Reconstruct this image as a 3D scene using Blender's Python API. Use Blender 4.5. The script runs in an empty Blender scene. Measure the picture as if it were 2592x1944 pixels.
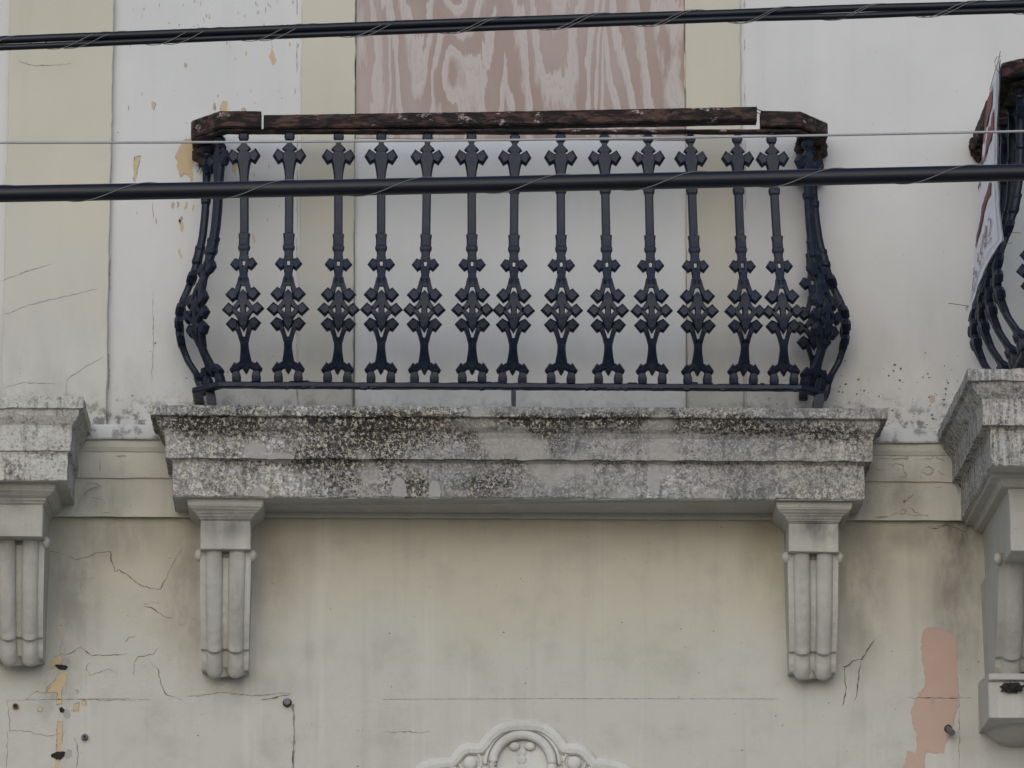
import bpy, math, random
from mathutils import Vector, noise as mnoise
R = math.radians
random.seed(7)
sc = bpy.context.scene
col = sc.collection

# ------------------------------------------------------------------ camera
PITCH, YAW, FPX = math.atan(0.23), R(1.3), 12930.0
CAM = Vector((-18*math.tan(YAW), -18.0, 1.6))
FWD = Vector((math.sin(YAW)*math.cos(PITCH), math.cos(YAW)*math.cos(PITCH), math.sin(PITCH)))
RIGHT = Vector((math.cos(YAW), -math.sin(YAW), 0))
UP = RIGHT.cross(FWD)
cam = bpy.data.cameras.new("camera")
cam.sensor_width = 36; cam.lens = 36*FPX/2592
cam.clip_start = 0.1; cam.clip_end = 3000
co = bpy.data.objects.new("camera", cam); col.objects.link(co)
co.location = CAM; co.rotation_euler = (math.pi/2+PITCH, 0, -YAW)
sc.camera = co

# ------------------------------------------------------------------ sky, sun, exposure
SUN_EL, SUN_AZ = R(24), R(190)        # soft sun, high in front of the facade
w = bpy.data.worlds.new("World"); sc.world = w; w.use_nodes = True
nt = w.node_tree
bg = nt.nodes["Background"]
sky = nt.nodes.new("ShaderNodeTexSky"); sky.sky_type = 'NISHITA'; sky.sun_disc = False
sky.sun_elevation = SUN_EL; sky.sun_rotation = SUN_AZ
sky.dust_density = 1.5; sky.air_density = 1.0; sky.ozone_density = 3.0
nt.links.new(sky.outputs[0], bg.inputs[0]); bg.inputs[1].default_value = 0.13
sl = bpy.data.lights.new("sun", 'SUN'); sl.energy = 0.9; sl.angle = R(80); sl.color = (1.0, 0.965, 0.92)
so = bpy.data.objects.new("sun", sl); col.objects.link(so)
sd = Vector((math.sin(SUN_AZ)*math.cos(SUN_EL), math.cos(SUN_AZ)*math.cos(SUN_EL), math.sin(SUN_EL)))
so.rotation_euler = sd.to_track_quat('Z', 'Y').to_euler(); so.location = (-6, -12, 25)
sc.view_settings.view_transform = 'Standard'; sc.view_settings.look = 'None'
sc.view_settings.gamma = 1; sc.view_settings.exposure = 0.08

# ------------------------------------------------------------------ helpers
def at(px, py, Y):
    d = FWD*FPX + RIGHT*(px-1296) + UP*(972-py)
    return CAM + d*((Y-CAM.y)/d.y)
def zz(py, Y=0.0, px=1296): return at(px, py, Y).z
def xx(px, Y=0.0, py=972): return at(px, py, Y).x

class MB:
    def __init__(s): s.v = []; s.f = []; s.m = []; s.sm = []
    def add(s, vs, fs, mi=0, smooth=False):
        o = len(s.v); s.v += [tuple(p) for p in vs]
        for f in fs:
            s.f.append([o+i for i in f]); s.m.append(mi); s.sm.append(smooth)
    def quad(s, a, b, c, d, mi=0): s.add([a, b, c, d], [(0, 1, 2, 3)], mi)
    def box(s, x0, x1, y0, y1, z0, z1, mi=0):
        vs = [(x, y, z) for z in (z0, z1) for y in (y0, y1) for x in (x0, x1)]
        s.add(vs, [(0, 2, 3, 1), (4, 5, 7, 6), (0, 1, 5, 4), (2, 6, 7, 3), (0, 4, 6, 2), (1, 3, 7, 5)], mi)
    def rings(s, rs, mi=0, smooth=False, caps=True, closed=True):
        n = len(rs[0]); vs = [p for r in rs for p in r]; fs = []
        for k in range(len(rs)-1):
            for i in range(n if closed else n-1):
                j = (i+1) % n
                fs.append((k*n+i, k*n+j, (k+1)*n+j, (k+1)*n+i))
        if caps:
            fs.append(tuple(range(n-1, -1, -1))); fs.append(tuple((len(rs)-1)*n+i for i in range(n)))
        s.add(vs, fs, mi, smooth)
    def tube(s, pts, r, n=8, mi=0, smooth=True):
        pts = [Vector(p) for p in pts]; rs = []
        for k, p in enumerate(pts):
            t = (pts[min(k+1, len(pts)-1)]-pts[max(k-1, 0)]).normalized()
            a = t.cross(Vector((0, 0, 1)))
            if a.length < 1e-3: a = t.cross(Vector((0, 1, 0)))
            a.normalize(); b = a.cross(t)
            rr = r[k] if isinstance(r, (list, tuple)) else r
            rs.append([p+a*rr*math.cos(2*math.pi*i/n)+b*rr*math.sin(2*math.pi*i/n) for i in range(n)])
        s.rings(rs, mi, smooth)
    def sphere(s, c, rx, ry, rz, nu=14, nv=8, mi=0, jit=0, seed=0):
        c = Vector(c); rs = []
        for k in range(nv+1):
            ph = math.pi*(k/nv)*0.98+0.01*math.pi
            ring = []
            for i in range(nu):
                th = 2*math.pi*i/nu
                d = Vector((math.sin(ph)*math.cos(th), math.sin(ph)*math.sin(th), math.cos(ph)))
                q = 1+jit*mnoise.noise(d*3.1+Vector((seed, 0, 0)))
                ring.append(c+Vector((d.x*rx*q, d.y*ry*q, d.z*rz*q)))
            rs.append(ring)
        s.rings(rs, mi, jit == 0)
    def build(s, name, mats, parent=None, loc=(0, 0, 0)):
        me = bpy.data.meshes.new(name); l = Vector(loc)
        me.from_pydata([(p[0]-l.x, p[1]-l.y, p[2]-l.z) for p in s.v], [], s.f)
        for m in (mats if isinstance(mats, (list, tuple)) else [mats]): me.materials.append(m)
        me.polygons.foreach_set("material_index", s.m); me.polygons.foreach_set("use_smooth", s.sm)
        me.update()
        o = bpy.data.objects.new(name, me); col.objects.link(o); o.location = loc
        if parent: o.parent = parent; o.location = Vector(loc)-Vector(parent.location)
        return o
def recalc(o):
    import bmesh
    bm = bmesh.new(); bm.from_mesh(o.data); bmesh.ops.recalc_face_normals(bm, faces=bm.faces)
    bm.to_mesh(o.data); bm.free()
    return o
def empty(name, loc):
    o = bpy.data.objects.new(name, None); col.objects.link(o); o.location = loc
    o.empty_display_size = 0.1
    return o
def tag(o, label=None, cat=None, group=None, kind=None):
    if label: o["label"] = label
    if cat: o["category"] = cat
    if group: o["group"] = group
    if kind: o["kind"] = kind
    return o
def lerp(a, b, t): return a+(b-a)*t
def table(tab, x):
    if x <= tab[0][0]: return tab[0][1]
    for (a, va), (b, vb) in zip(tab, tab[1:]):
        if x <= b: return lerp(va, vb, (x-a)/(b-a))
    return tab[-1][1]
def nz(p, sc_, seed=0.0): return mnoise.noise(Vector(p)*sc_+Vector((seed, seed*1.7, seed*0.3)))

# ------------------------------------------------------------------ materials
class Mat:
    def __init__(s, name, rough=0.85, spec=0.3):
        s.m = bpy.data.materials.new(name); s.m.use_nodes = True
        s.t = s.m.node_tree; s.b = s.t.nodes["Principled BSDF"]
        s.b.inputs["Roughness"].default_value = rough
        s.b.inputs["Specular IOR Level"].default_value = spec
        s.pos = s.t.nodes.new("ShaderNodeNewGeometry").outputs["Position"]
        s._sep = None
    def n(s, t): return s.t.nodes.new(t)
    def put(s, sock, v):
        if isinstance(v, bpy.types.NodeSocket): s.t.links.new(v, sock)
        elif isinstance(v, (tuple, list)) and len(v) == 3 and sock.type == 'RGBA': sock.default_value = (*v, 1)
        else: sock.default_value = v
    def scale(s, k, off=(0, 0, 0), vec=None):
        q = s.n("ShaderNodeMapping"); s.put(q.inputs[0], vec or s.pos)
        q.inputs["Scale"].default_value = k if isinstance(k, (tuple, list)) else (k, k, k)
        q.inputs["Location"].default_value = off
        return q.outputs[0]
    def noise(s, k, det=4, rough=0.55, dist=0.0, off=(0, 0, 0), vec=None):
        q = s.n("ShaderNodeTexNoise"); s.put(q.inputs["Vector"], s.scale(k, off, vec)); q.inputs["Scale"].default_value = 1
        q.inputs["Detail"].default_value = det; q.inputs["Roughness"].default_value = rough
        q.inputs["Distortion"].default_value = dist
        return q.outputs["Fac"]
    def voro(s, k, feature='F1', vec=None):
        q = s.n("ShaderNodeTexVoronoi"); s.put(q.inputs["Vector"], s.scale(k, (0, 0, 0), vec)); q.inputs["Scale"].default_value = 1
        q.feature = feature
        return q.outputs["Distance"]
    def math(s, op, a, b=0.0, c=None, clamp=False):
        q = s.n("ShaderNodeMath"); q.operation = op; q.use_clamp = clamp
        s.put(q.inputs[0], a); s.put(q.inputs[1], b)
        if c is not None: s.put(q.inputs[2], c)
        return q.outputs[0]
    def step(s, v, lo, hi, smooth=True):       # 0 below lo, 1 above hi
        q = s.n("ShaderNodeMapRange"); q.interpolation_type = 'SMOOTHSTEP' if smooth else 'LINEAR'
        s.put(q.inputs["Value"], v); q.inputs["From Min"].default_value = lo; q.inputs["From Max"].default_value = hi
        return q.outputs["Result"]
    def mul(s, *a):
        r = a[0]
        for b in a[1:]: r = s.math('MULTIPLY', r, b)
        return r
    def mix(s, f, a, b):
        q = s.n("ShaderNodeMix"); q.data_type = 'RGBA'
        s.put(q.inputs[0], f); s.put(q.inputs[6], a); s.put(q.inputs[7], b)
        return q.outputs[2]
    def xyz(s):
        if not s._sep:
            q = s.n("ShaderNodeSeparateXYZ"); s.put(q.inputs[0], s.pos); s._sep = q.outputs
        return s._sep
    def blob(s, px, py, rx, ry, Y=0.0):        # soft round mask for a stain at a place on the facade
        c = at(px, py, Y); x, y, z = s.xyz()
        a = s.math('MULTIPLY', s.math('SUBTRACT', x, c.x), 700/rx); b = s.math('MULTIPLY', s.math('SUBTRACT', z, c.z), 700/ry)
        d = s.math('SQRT', s.math('ADD', s.math('MULTIPLY', a, a), s.math('MULTIPLY', b, b)))
        return s.step(d, 1.0, 0.15)
    def done(s, colr, bump=None, strength=0.3, dist=0.01, rough=None):
        s.put(s.b.inputs["Base Color"], colr)
        if rough is not None: s.put(s.b.inputs["Roughness"], rough)
        if bump is not None:
            q = s.n("ShaderNodeBump"); q.inputs["Strength"].default_value = strength; q.inputs["Distance"].default_value = dist
            s.put(q.inputs["Height"], bump); s.t.links.new(q.outputs[0], s.b.inputs["Normal"])
        return s.m
    def inv(s, a): return s.math('SUBTRACT', 1.0, a)

def flat(name, c, rough=0.8, spec=0.3, var=0.15, k=40):
    M = Mat(name, rough, spec); n = M.noise(k, 4)
    return M.done(M.mix(n, tuple(x*(1-var) for x in c), tuple(min(1, x*(1+var)) for x in c)), n, 0.15, 0.003)

def upper_plaster(name, c, grime=1.0, worn=None):
    M = Mat(name, 0.9, 0.2)
    big = M.noise(1.6, 5, 0.6); streak = M.noise((9, 9, 0.8), 4, 0.6); fine = M.noise(160, 3, 0.6)
    colr = M.mix(M.step(big, 0.35, 0.7), tuple(x*0.93 for x in c), c)
    colr = M.mix(M.mul(M.step(streak, 0.5, 0.8), 0.22), colr, tuple(x*0.72 for x in c))
    x, y, z = M.xyz()
    zt = zz(1080)
    if worn: colr = M.mix(M.mul(M.step(M.math('ADD', z, M.math('MULTIPLY', M.math('SUBTRACT', big, 0.5), 1.4)), zt+1.05, zt+0.25), 0.85), colr, worn)
    low = M.step(z, zt+0.75, zt)                              # rain splash and soot rising from the ledge
    ragged = M.step(M.noise((7, 7, 3), 5, 0.65, off=(3, 1, 2)), 0.3, 0.75)
    colr = M.mix(M.mul(low, ragged, 0.34*grime), colr, (0.21, 0.205, 0.19))
    foot = M.mul(M.step(z, zt+0.16, zt+0.0), M.step(M.noise(22, 5, 0.7), 0.48, 0.62))
    colr = M.mix(M.mul(foot, 0.8*grime), colr, (0.075, 0.07, 0.065))
    mold = M.mul(M.step(z, zt+0.5, zt+0.1), M.step(M.noise(60, 4, 0.7, off=(9, 2, 4)), 0.66, 0.72))
    colr = M.mix(M.mul(mold, 0.55*grime), colr, (0.09, 0.085, 0.08))
    colr = M.mix(M.mul(M.step(fine, 0.6, 0.8), 0.12), colr, tuple(x*0.6 for x in c))
    bump = M.math('ADD', M.math('MULTIPLY', M.noise(9, 4), 0.6), M.math('MULTIPLY', fine, 0.25))
    return M.done(colr, bump, 0.35, 0.006)

def lower_plaster(name, c1=(0.50, 0.475, 0.38), c2=(0.505, 0.49, 0.435), stains=(), bump=0.7):
    M = Mat(name, 0.92, 0.2)
    big = M.noise(1.3, 5, 0.6, off=(2, 0, 5)); fine = M.noise(150, 3, 0.6); mid = M.noise(6, 6, 0.65)
    x, y, z = M.xyz()
    up = M.step(M.math('ADD', z, M.math('MULTIPLY', M.math('SUBTRACT', big, 0.5), 1.2)), zz(1750), zz(1400))
    colr = M.mix(up, c2, c1)                                   # old cream wash worn to grey lower down
    colr = M.mix(M.mul(M.step(mid, 0.45, 0.75), 0.5), colr, (0.36, 0.345, 0.30))
    pale = M.step(M.noise((11, 11, 0.35), 4, 0.6, off=(7, 3, 1)), 0.55, 0.72)
    colr = M.mix(M.mul(pale, 0.34), colr, (0.64, 0.625, 0.54))
    st = M.step(M.noise((14, 14, 0.7), 5, 0.65, off=(1, 8, 3)), 0.5, 0.72)
    colr = M.mix(M.mul(st, 0.2), colr, (0.27, 0.26, 0.23))
    for (px, py, rx, ry, k, cc) in stains:
        edge = M.step(M.noise((10, 10, 4), 5, 0.65, off=(px*0.01, py*0.01, 0)), 0.25, 0.65)
        colr = M.mix(M.mul(M.blob(px, py, rx, ry), edge, k), colr, cc)
    colr = M.mix(M.mul(M.step(fine, 0.58, 0.8), 0.2), colr, (0.2, 0.19, 0.17))
    sp = M.step(M.noise(95, 2, 0.5, off=(4, 4, 4)), 0.71, 0.76)
    colr = M.mix(M.mul(sp, 0.5), colr, (0.16, 0.15, 0.13))
    hgt = M.math('ADD', M.math('MULTIPLY', mid, 0.7), M.math('MULTIPLY', fine, 0.22))
    return M.done(colr, hgt, bump, 0.008)

def lichen_stone(name, dark=0.0, pale=0.0, bare=(), streaks=0.0, mould=()):
    """weathered cement: grey skin, cream lichen, black mould; dark / pale shift how much of each"""
    M = Mat(name, 0.95, 0.12)
    zone = M.noise((1.5, 1.5, 2.2), 3, 0.55, dist=0.3, off=(2, 3, 1)); b = M.noise((6, 6, 7), 5, 0.65, off=(3, 5, 1))
    s1 = M.noise(70, 4, 0.72, dist=0.5); s2 = M.noise(125, 3, 0.7, off=(1, 2, 3)); s3 = M.noise(38, 4, 0.7, dist=0.8, off=(6, 1, 2))
    colr = M.mix(M.step(M.noise(4, 5, 0.6, off=(1, 1, 7)), 0.35, 0.65), (0.22, 0.215, 0.21), (0.36, 0.345, 0.315))
    colr = M.mix(M.mul(M.step(s3, 0.44, 0.60), 0.7), colr, (0.15, 0.145, 0.14))
    colr = M.mix(M.mul(M.step(s2, 0.54, 0.62), 0.6), colr, (0.54, 0.53, 0.52))
    cream = M.mul(M.step(s1, 0.50, 0.58), M.step(zone, 0.40, 0.55))
    colr = M.mix(M.mul(cream, 0.78), colr, (0.62, 0.58, 0.47))
    lil = M.mul(M.step(s1, 0.52, 0.60), M.step(M.noise((2.2, 2.2, 3), 3, 0.5, off=(15, 4, 2)), 0.5, 0.62))
    colr = M.mix(M.mul(lil, 0.68), colr, (0.64, 0.63, 0.63))
    if pale: colr = M.mix(M.mul(M.step(b, 0.62-pale*0.3, 0.70-pale*0.3), 0.85), colr, (0.56, 0.545, 0.49))
    acc = M.math('ADD', b, M.math('MULTIPLY', zone, 0.5))
    for (px, py, rx, ry, Y, k) in mould: acc = M.math('ADD', acc, M.math('MULTIPLY', M.blob(px, py, rx, ry, Y), k))
    dk = M.mul(M.step(acc, 0.66-dark, 1.02-dark), M.step(M.math('ADD', M.noise(85, 5, 0.8, dist=0.6, off=(5, 5, 9)), M.math('MULTIPLY', M.math('SUBTRACT', acc, 0.9), 0.22)), 0.46, 0.55))
    colr = M.mix(M.mul(dk, 0.95), colr, (0.030, 0.027, 0.024))
    colr = M.mix(M.mul(dk, M.step(M.noise(85, 3, 0.7, off=(3, 9, 6)), 0.54, 0.60), 0.9), colr, (0.58, 0.54, 0.42))
    colr = M.mix(M.mul(M.step(s2, 0.45, 0.37), M.step(s1, 0.5, 0.42), 0.8), colr, (0.05, 0.047, 0.045))
    run = M.noise((34, 34, 3.5), 5, 0.7, off=(8, 1, 2))
    colr = M.mix(M.mul(M.step(run, 0.50, 0.62), M.step(s3, 0.40, 0.52), 0.5), colr, (0.10, 0.095, 0.088))
    patch = M.step(M.noise(5.0, 2, 0.4, dist=0.3, off=(2, 9, 4)), 0.61, 0.74)    # smooth places where the skin has been rubbed off
    colr = M.mix(M.mul(patch, 0.8), colr, (0.37, 0.355, 0.325))
    pink = M.step(M.noise(2.1, 4, 0.6, off=(12, 0, 3)), 0.60, 0.74)
    colr = M.mix(M.mul(pink, M.step(s1, 0.4, 0.55), 0.4), colr, (0.50, 0.37, 0.33))
    if streaks:
        v = M.noise((60, 60, 4), 4, 0.65, off=(2, 2, 2))
        colr = M.mix(M.mul(M.step(v, 0.50, 0.56), streaks), colr, (0.55, 0.54, 0.52))
        colr = M.mix(M.mul(M.step(v, 0.40, 0.36), streaks), colr, (0.07, 0.065, 0.06))
    for (px, py, rx, ry, Y) in bare: colr = M.mix(M.mul(M.step(M.blob(px, py, rx, ry, Y), 0.25, 0.4), 0.9), colr, (0.36, 0.345, 0.325))
    bump = M.math('ADD', M.math('MULTIPLY', s1, 0.6), M.math('MULTIPLY', s3, 0.8))
    return M.done(colr, bump, 0.6, 0.008)

def iron_mat():
    M = Mat("cast_iron_paint", 0.5, 0.3)
    n = M.noise(60, 5, 0.7); g = M.noise(14, 4, 0.6)
    colr = M.mix(M.step(n, 0.35, 0.7), (0.005, 0.008, 0.018), (0.011, 0.018, 0.040))
    colr = M.mix(M.mul(M.step(g, 0.55, 0.75), 0.35), colr, (0.045, 0.048, 0.052))
    oi = M.n('ShaderNodeObjectInfo').outputs['Random']
    rst = M.step(M.noise((30, 30, 18), 5, 0.7, off=(4, 4, 1)), 0.58, 0.70)
    colr = M.mix(M.mul(rst, M.math('ADD', M.math('MULTIPLY', oi, 0.55), 0.1)), colr, (0.055, 0.040, 0.032))
    return M.done(colr, n, 0.45, 0.004, M.math('ADD', M.math('MULTIPLY', n, 0.4), 0.24))
def rust_wood():
    M = Mat("rotten_rail_wood", 0.8, 0.3)
    n = M.noise((14, 30, 45), 5, 0.65, dist=0.5); w_ = M.noise((9, 20, 22), 4, 0.7, off=(3, 3, 3)); f = M.noise(90, 4, 0.7)
    colr = M.mix(M.step(n, 0.44, 0.64), (0.012, 0.009, 0.009), (0.085, 0.047, 0.038))
    colr = M.mix(M.mul(M.step(w_, 0.605, 0.66), M.step(f, 0.42, 0.55), 0.9), colr, (0.42, 0.36, 0.34))
    return M.done(colr, M.math('ADD', n, f), 0.6, 0.006)
def plywood_mat():
    M = Mat("weathered_plywood", 0.9, 0.12)
    base = M.noise((3.8, 1, 0.95), 1.6, 0.45, dist=0.7, off=(1.3, 0, 2.2))
    warp = M.noise((13, 1, 2.6), 4, 0.65, off=(4, 0, 1)); jag = M.noise((70, 1, 14), 2, 0.6)
    x, y, z = M.xyz()
    u = M.math('PINGPONG', M.math('ADD', M.math('ADD', x, 5.13), M.math('MULTIPLY', base, 0.40)), 0.23)
    cath = M.math('ADD', M.math('MULTIPLY', M.math('MULTIPLY', u, u), 48.0), M.math('MULTIPLY', z, -2.0))
    h = M.math('ADD', M.math('ADD', cath, M.math('MULTIPLY', base, 5.2)), M.math('ADD', M.math('MULTIPLY', warp, 1.7), M.math('MULTIPLY', jag, 0.22)))
    fr = M.math('FRACT', h)
    band = M.mul(M.step(fr, 0.05, 0.36), M.step(fr, 0.80, 0.74))        # late wood: slow rise, crisp edge
    fr2 = M.math('FRACT', M.math('MULTIPLY', h, 3.0))
    amt = M.step(M.noise((2.5, 1, 0.7), 3, 0.5, off=(9, 0, 3)), 0.32, 0.62)
    colr = M.mix(M.mul(band, M.math('ADD', M.math('MULTIPLY', amt, 0.6), 0.4)), (0.475, 0.43, 0.405), (0.33, 0.25, 0.22))
    colr = M.mix(M.mul(M.step(fr2, 0.7, 0.98), 0.22), colr, (0.30, 0.215, 0.19))
    fib = M.noise((260, 1, 6), 3, 0.6)
    colr = M.mix(M.mul(M.step(fib, 0.45, 0.75), 0.16), colr, (0.28, 0.22, 0.20))
    big = M.noise(1.7, 3, 0.5); colr = M.mix(M.mul(M.step(big, 0.4, 0.7), 0.25), colr, (0.48, 0.385, 0.36))
    return M.done(colr, fib, 0.15, 0.002)

WHITE, BEIGE = (0.605, 0.605, 0.59), (0.55, 0.52, 0.43)
m_white = upper_plaster("white_plaster", WHITE, 1.0, (0.56, 0.55, 0.52))
m_beige = upper_plaster("beige_plaster", BEIGE, 0.9, (0.52, 0.515, 0.47))
m_infill = upper_plaster("grey_infill_plaster", (0.645, 0.65, 0.64), 0.6)
GR = (0.20, 0.19, 0.165)
m_lower = lower_plaster("stained_cream_plaster", stains=[
    (300, 1340, 190, 120, 0.5, GR), (180, 1480, 110, 300, 0.55, GR), (470, 1500, 90, 300, 0.55, GR), (690, 1450, 120, 200, 0.45, (0.25, 0.215, 0.165)),
    (1940, 1400, 110, 220, 0.4, (0.28, 0.22, 0.16)), (2180, 1480, 110, 320, 0.6, GR), (2420, 1480, 110, 330, 0.7, (0.17, 0.155, 0.13)), (2440, 1345, 70, 80, 0.95, (0.05, 0.045, 0.04)),
    (2330, 1360, 180, 60, 0.55, GR), (640, 1740, 220, 60, 0.3, GR), (140, 1760, 60, 120, 0.5, GR)])
m_course = lower_plaster("string_course_plaster", (0.55, 0.535, 0.455), (0.54, 0.525, 0.46), stains=[
    (250, 1250, 160, 90, 0.45, GR), (2260, 1260, 150, 90, 0.5, GR), (2200, 1240, 60, 120, 0.55, GR)])
m_corbel = lower_plaster("corbel_plaster", (0.43, 0.42, 0.37), (0.44, 0.43, 0.385), bump=1.0, stains=[
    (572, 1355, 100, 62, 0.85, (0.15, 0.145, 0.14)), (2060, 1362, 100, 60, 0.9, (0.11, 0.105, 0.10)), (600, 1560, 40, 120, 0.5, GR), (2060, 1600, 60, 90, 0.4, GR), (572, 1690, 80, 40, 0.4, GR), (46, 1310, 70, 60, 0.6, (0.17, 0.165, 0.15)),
    (572, 1440, 55, 50, 0.4, GR), (2575, 1500, 50, 230, 0.85, (0.10, 0.09, 0.075)), (2560, 1215, 150, 45, 0.8, (0.11, 0.10, 0.085)), (2580, 1340, 60, 70, 0.6, (0.15, 0.14, 0.12)), (2590, 1790, 60, 40, 0.6, (0.2, 0.19, 0.16)), (540, 1480, 40, 160, 0.45, (0.30, 0.29, 0.26)), (2010, 1500, 30, 120, 0.4, GR), (60, 1500, 50, 140, 0.5, GR), (30, 1420, 40, 60, 0.5, GR), (2060, 1450, 60, 60, 0.4, GR)])
m_soffit = m_corbel
m_stone = lichen_stone("lichen_stone", dark=0.02, mould=[(900, 1130, 190, 130, -.33, .42), (1130, 1090, 420, 70, -.34, .34), (1330, 1150, 160, 110, -.33, .22), (1700, 1075, 420, 40, -.35, .42), (2050, 1090, 280, 45, -.34, .3), (620, 1085, 180, 40, -.35, .28), (1050, 1230, 60, 60, -.31, .3), (1210, 1230, 110, 50, -.31, .28), (2050, 1230, 140, 60, -.31, .12), (500, 1068, 220, 26, -.35, .4), (1000, 1064, 420, 22, -.35, .4), (1480, 1062, 300, 24, -.35, .35), (800, 1172, 300, 16, -.31, .25), (1700, 1172, 300, 14, -.31, .25)], bare=[(1010, 1235, 26, 44, -.31), (1655, 1215, 24, 46, -.31), (645, 1140, 40, 34, -.33), (655, 1245, 26, 22, -.31), (710, 1155, 50, 18, -.33), (1100, 1240, 22, 40, -.31)])
m_stone_pale = lichen_stone("flaking_pale_stone", dark=-0.06, pale=0.75)
m_stone_dark = lichen_stone("mossy_stone", dark=0.05, streaks=0.55)
m_ledge = upper_plaster("ledge_whitewash", (0.62, 0.62, 0.60), 0.7)
m_orn = lower_plaster("ornament_plaster", (0.60, 0.59, 0.545), (0.60, 0.59, 0.55))
m_iron = iron_mat(); m_wood = rust_wood(); m_ply = plywood_mat()
m_crack = flat("crack_gap", (0.13, 0.118, 0.10), var=0.3)
m_hair = flat("hairline_crack_and_rim_shade", (0.25, 0.235, 0.20))
m_ochre = flat("ochre_undercoat", (0.52, 0.40, 0.25), var=0.12)
m_pink = flat("pink_undercoat", (0.47, 0.335, 0.275), var=0.08, k=14)
m_chip = flat("grey_chip_and_rim_shade", (0.36, 0.34, 0.31), var=0.2)
m_speck = flat("soot_speck", (0.12, 0.115, 0.105))
m_rubber = Mat("black_cable_sheath", 0.42, 0.35)
_r = m_rubber.noise(30, 4); m_rubber = m_rubber.done(m_rubber.mix(_r, (0.004, 0.006, 0.011), (0.009, 0.012, 0.020)), _r, 0.1, 0.003)
m_steel = flat("galvanised_wire", (0.33, 0.33, 0.34), 0.45, 0.5)
m_lash = flat("dull_lashing_steel", (0.17, 0.17, 0.17), 0.5, 0.4)
m_vinyl = flat("white_vinyl", (0.74, 0.74, 0.78), 0.5, 0.4, 0.04, 8)
m_ink = flat("red_ink", (0.22, 0.045, 0.06), 0.6)
m_line = flat("grey_ink", (0.16, 0.16, 0.2), 0.6)
m_rust = flat("rusty_metal", (0.10, 0.06, 0.045), 0.7)
m_grey = flat("grey_metal", (0.11, 0.11, 0.12), 0.5, 0.5)
m_dirt = flat("dark_dirt", (0.05, 0.038, 0.032), 0.95, 0.1, 0.5, 120)
m_dark = flat("dark_hollow", (0.02, 0.018, 0.017))

# ------------------------------------------------------------------ ground
M = Mat("asphalt", 0.9); n = M.noise(30, 5); m_asph = M.done(M.mix(n, (0.08, 0.08, 0.08), (0.12, 0.118, 0.115)), n, 0.3, 0.01)
M = Mat("concrete_paving", 0.9); n = M.noise(8, 5); m_pave = M.done(M.mix(n, (0.36, 0.35, 0.32), (0.46, 0.45, 0.42)), n, 0.2, 0.005)
b = MB(); b.quad((-900, -900, 0), (900, -900, 0), (900, 900, 0), (-900, 900, 0)); tag(b.build("ground", m_pave), kind="structure")
b = MB(); b.quad((-300, -11, 0.004), (300, -11, 0.004), (300, -3.0, 0.004), (-300, -3.0, 0.004)); tag(b.build("road", m_asph), kind="structure")
b = MB(); b.box(-300, 300, -3.0, 0.0, 0.0, 0.14); tag(b.build("pavement", m_pave), kind="structure")

# ------------------------------------------------------------------ decals in the plaster: cracks, chips, peeled paint
def jitter_line(pts, amp, step=7):
    out = [pts[0]]
    for a, c in zip(pts, pts[1:]):
        L = math.hypot(c[0]-a[0], c[1]-a[1]); k = max(1, int(L/step))
        for i in range(1, k+1):
            t = i/k; j = amp if i < k else amp*0.3
            out.append((lerp(a[0], c[0], t)+random.uniform(-j, j), lerp(a[1], c[1], t)+random.uniform(-j, j)))
    return out
def crack(mb, pts, wpx, mi, Y=-0.0012, amp=1.6, taper=True):
    p = jitter_line(pts, amp); L = []; Rr = []
    for k, q in enumerate(p):
        a = p[max(k-1, 0)]; c = p[min(k+1, len(p)-1)]
        dx, dy = c[0]-a[0], c[1]-a[1]; l = math.hypot(dx, dy) or 1
        t = k/max(1, len(p)-1)
        ww = wpx*0.5*random.choice((0.35, 0.6, 0.8, 1.0, 1.5))*random.uniform(0.8, 1.2)*((0.35+0.65*math.sin(math.pi*min(1, max(0, t)))) if taper else 1)
        L.append(at(q[0]-dy/l*ww, q[1]+dx/l*ww, Y)); Rr.append(at(q[0]+dy/l*ww, q[1]-dx/l*ww, Y))
    for k in range(len(p)-1): mb.add([L[k], L[k+1], Rr[k+1], Rr[k]], [(0, 1, 2, 3)], mi)
def peel(mb, pts, mi, Y=-0.0012, amp=2.5, step=6, rim=None):
    p = jitter_line(list(pts)+[pts[0]], amp, step)[:-1]
    mb.add([at(q[0], q[1], Y) for q in p], [tuple(range(len(p)))], mi)
    if rim is not None:                               # broken paint edge: its shadow painted as thin dark ribbons along the rim
        k = 0; n = len(p)
        while k < n:
            m = random.randint(3, 9)
            if random.random() < 0.6: crack(mb, [p[q % n] for q in range(k, min(n, k+m)+1)], 1.7, rim, Y-0.0008, 0.3)
            k += m
def chip(mb, px, py, rx, ry, mi, Y=-0.0012):
    n = random.randint(5, 8); a0 = random.random()*6
    mb.add([at(px+rx*math.cos(a0+2*math.pi*i/n)*random.uniform(0.5, 1.2), py+ry*math.sin(a0+2*math.pi*i/n)*random.uniform(0.5, 1.2), Y) for i in range(n)], [tuple(range(n))], mi)
def Z7(l): return [(x/1.722, 980+y/1.722) for x, y in l]        # tracings of the zoomed photograph
def Z6(l): return [(x/2.458, y/2.458) for x, y in l]
def ZR(l): return [(1900+x/2.962, 1200+y/2.962) for x, y in l]
def ZP(l): return [(2292+x/1.59, 900+y/1.59) for x, y in l]
def ZS(l): return [(2100+x/4.046, 940+y/4.046) for x, y in l]

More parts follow.
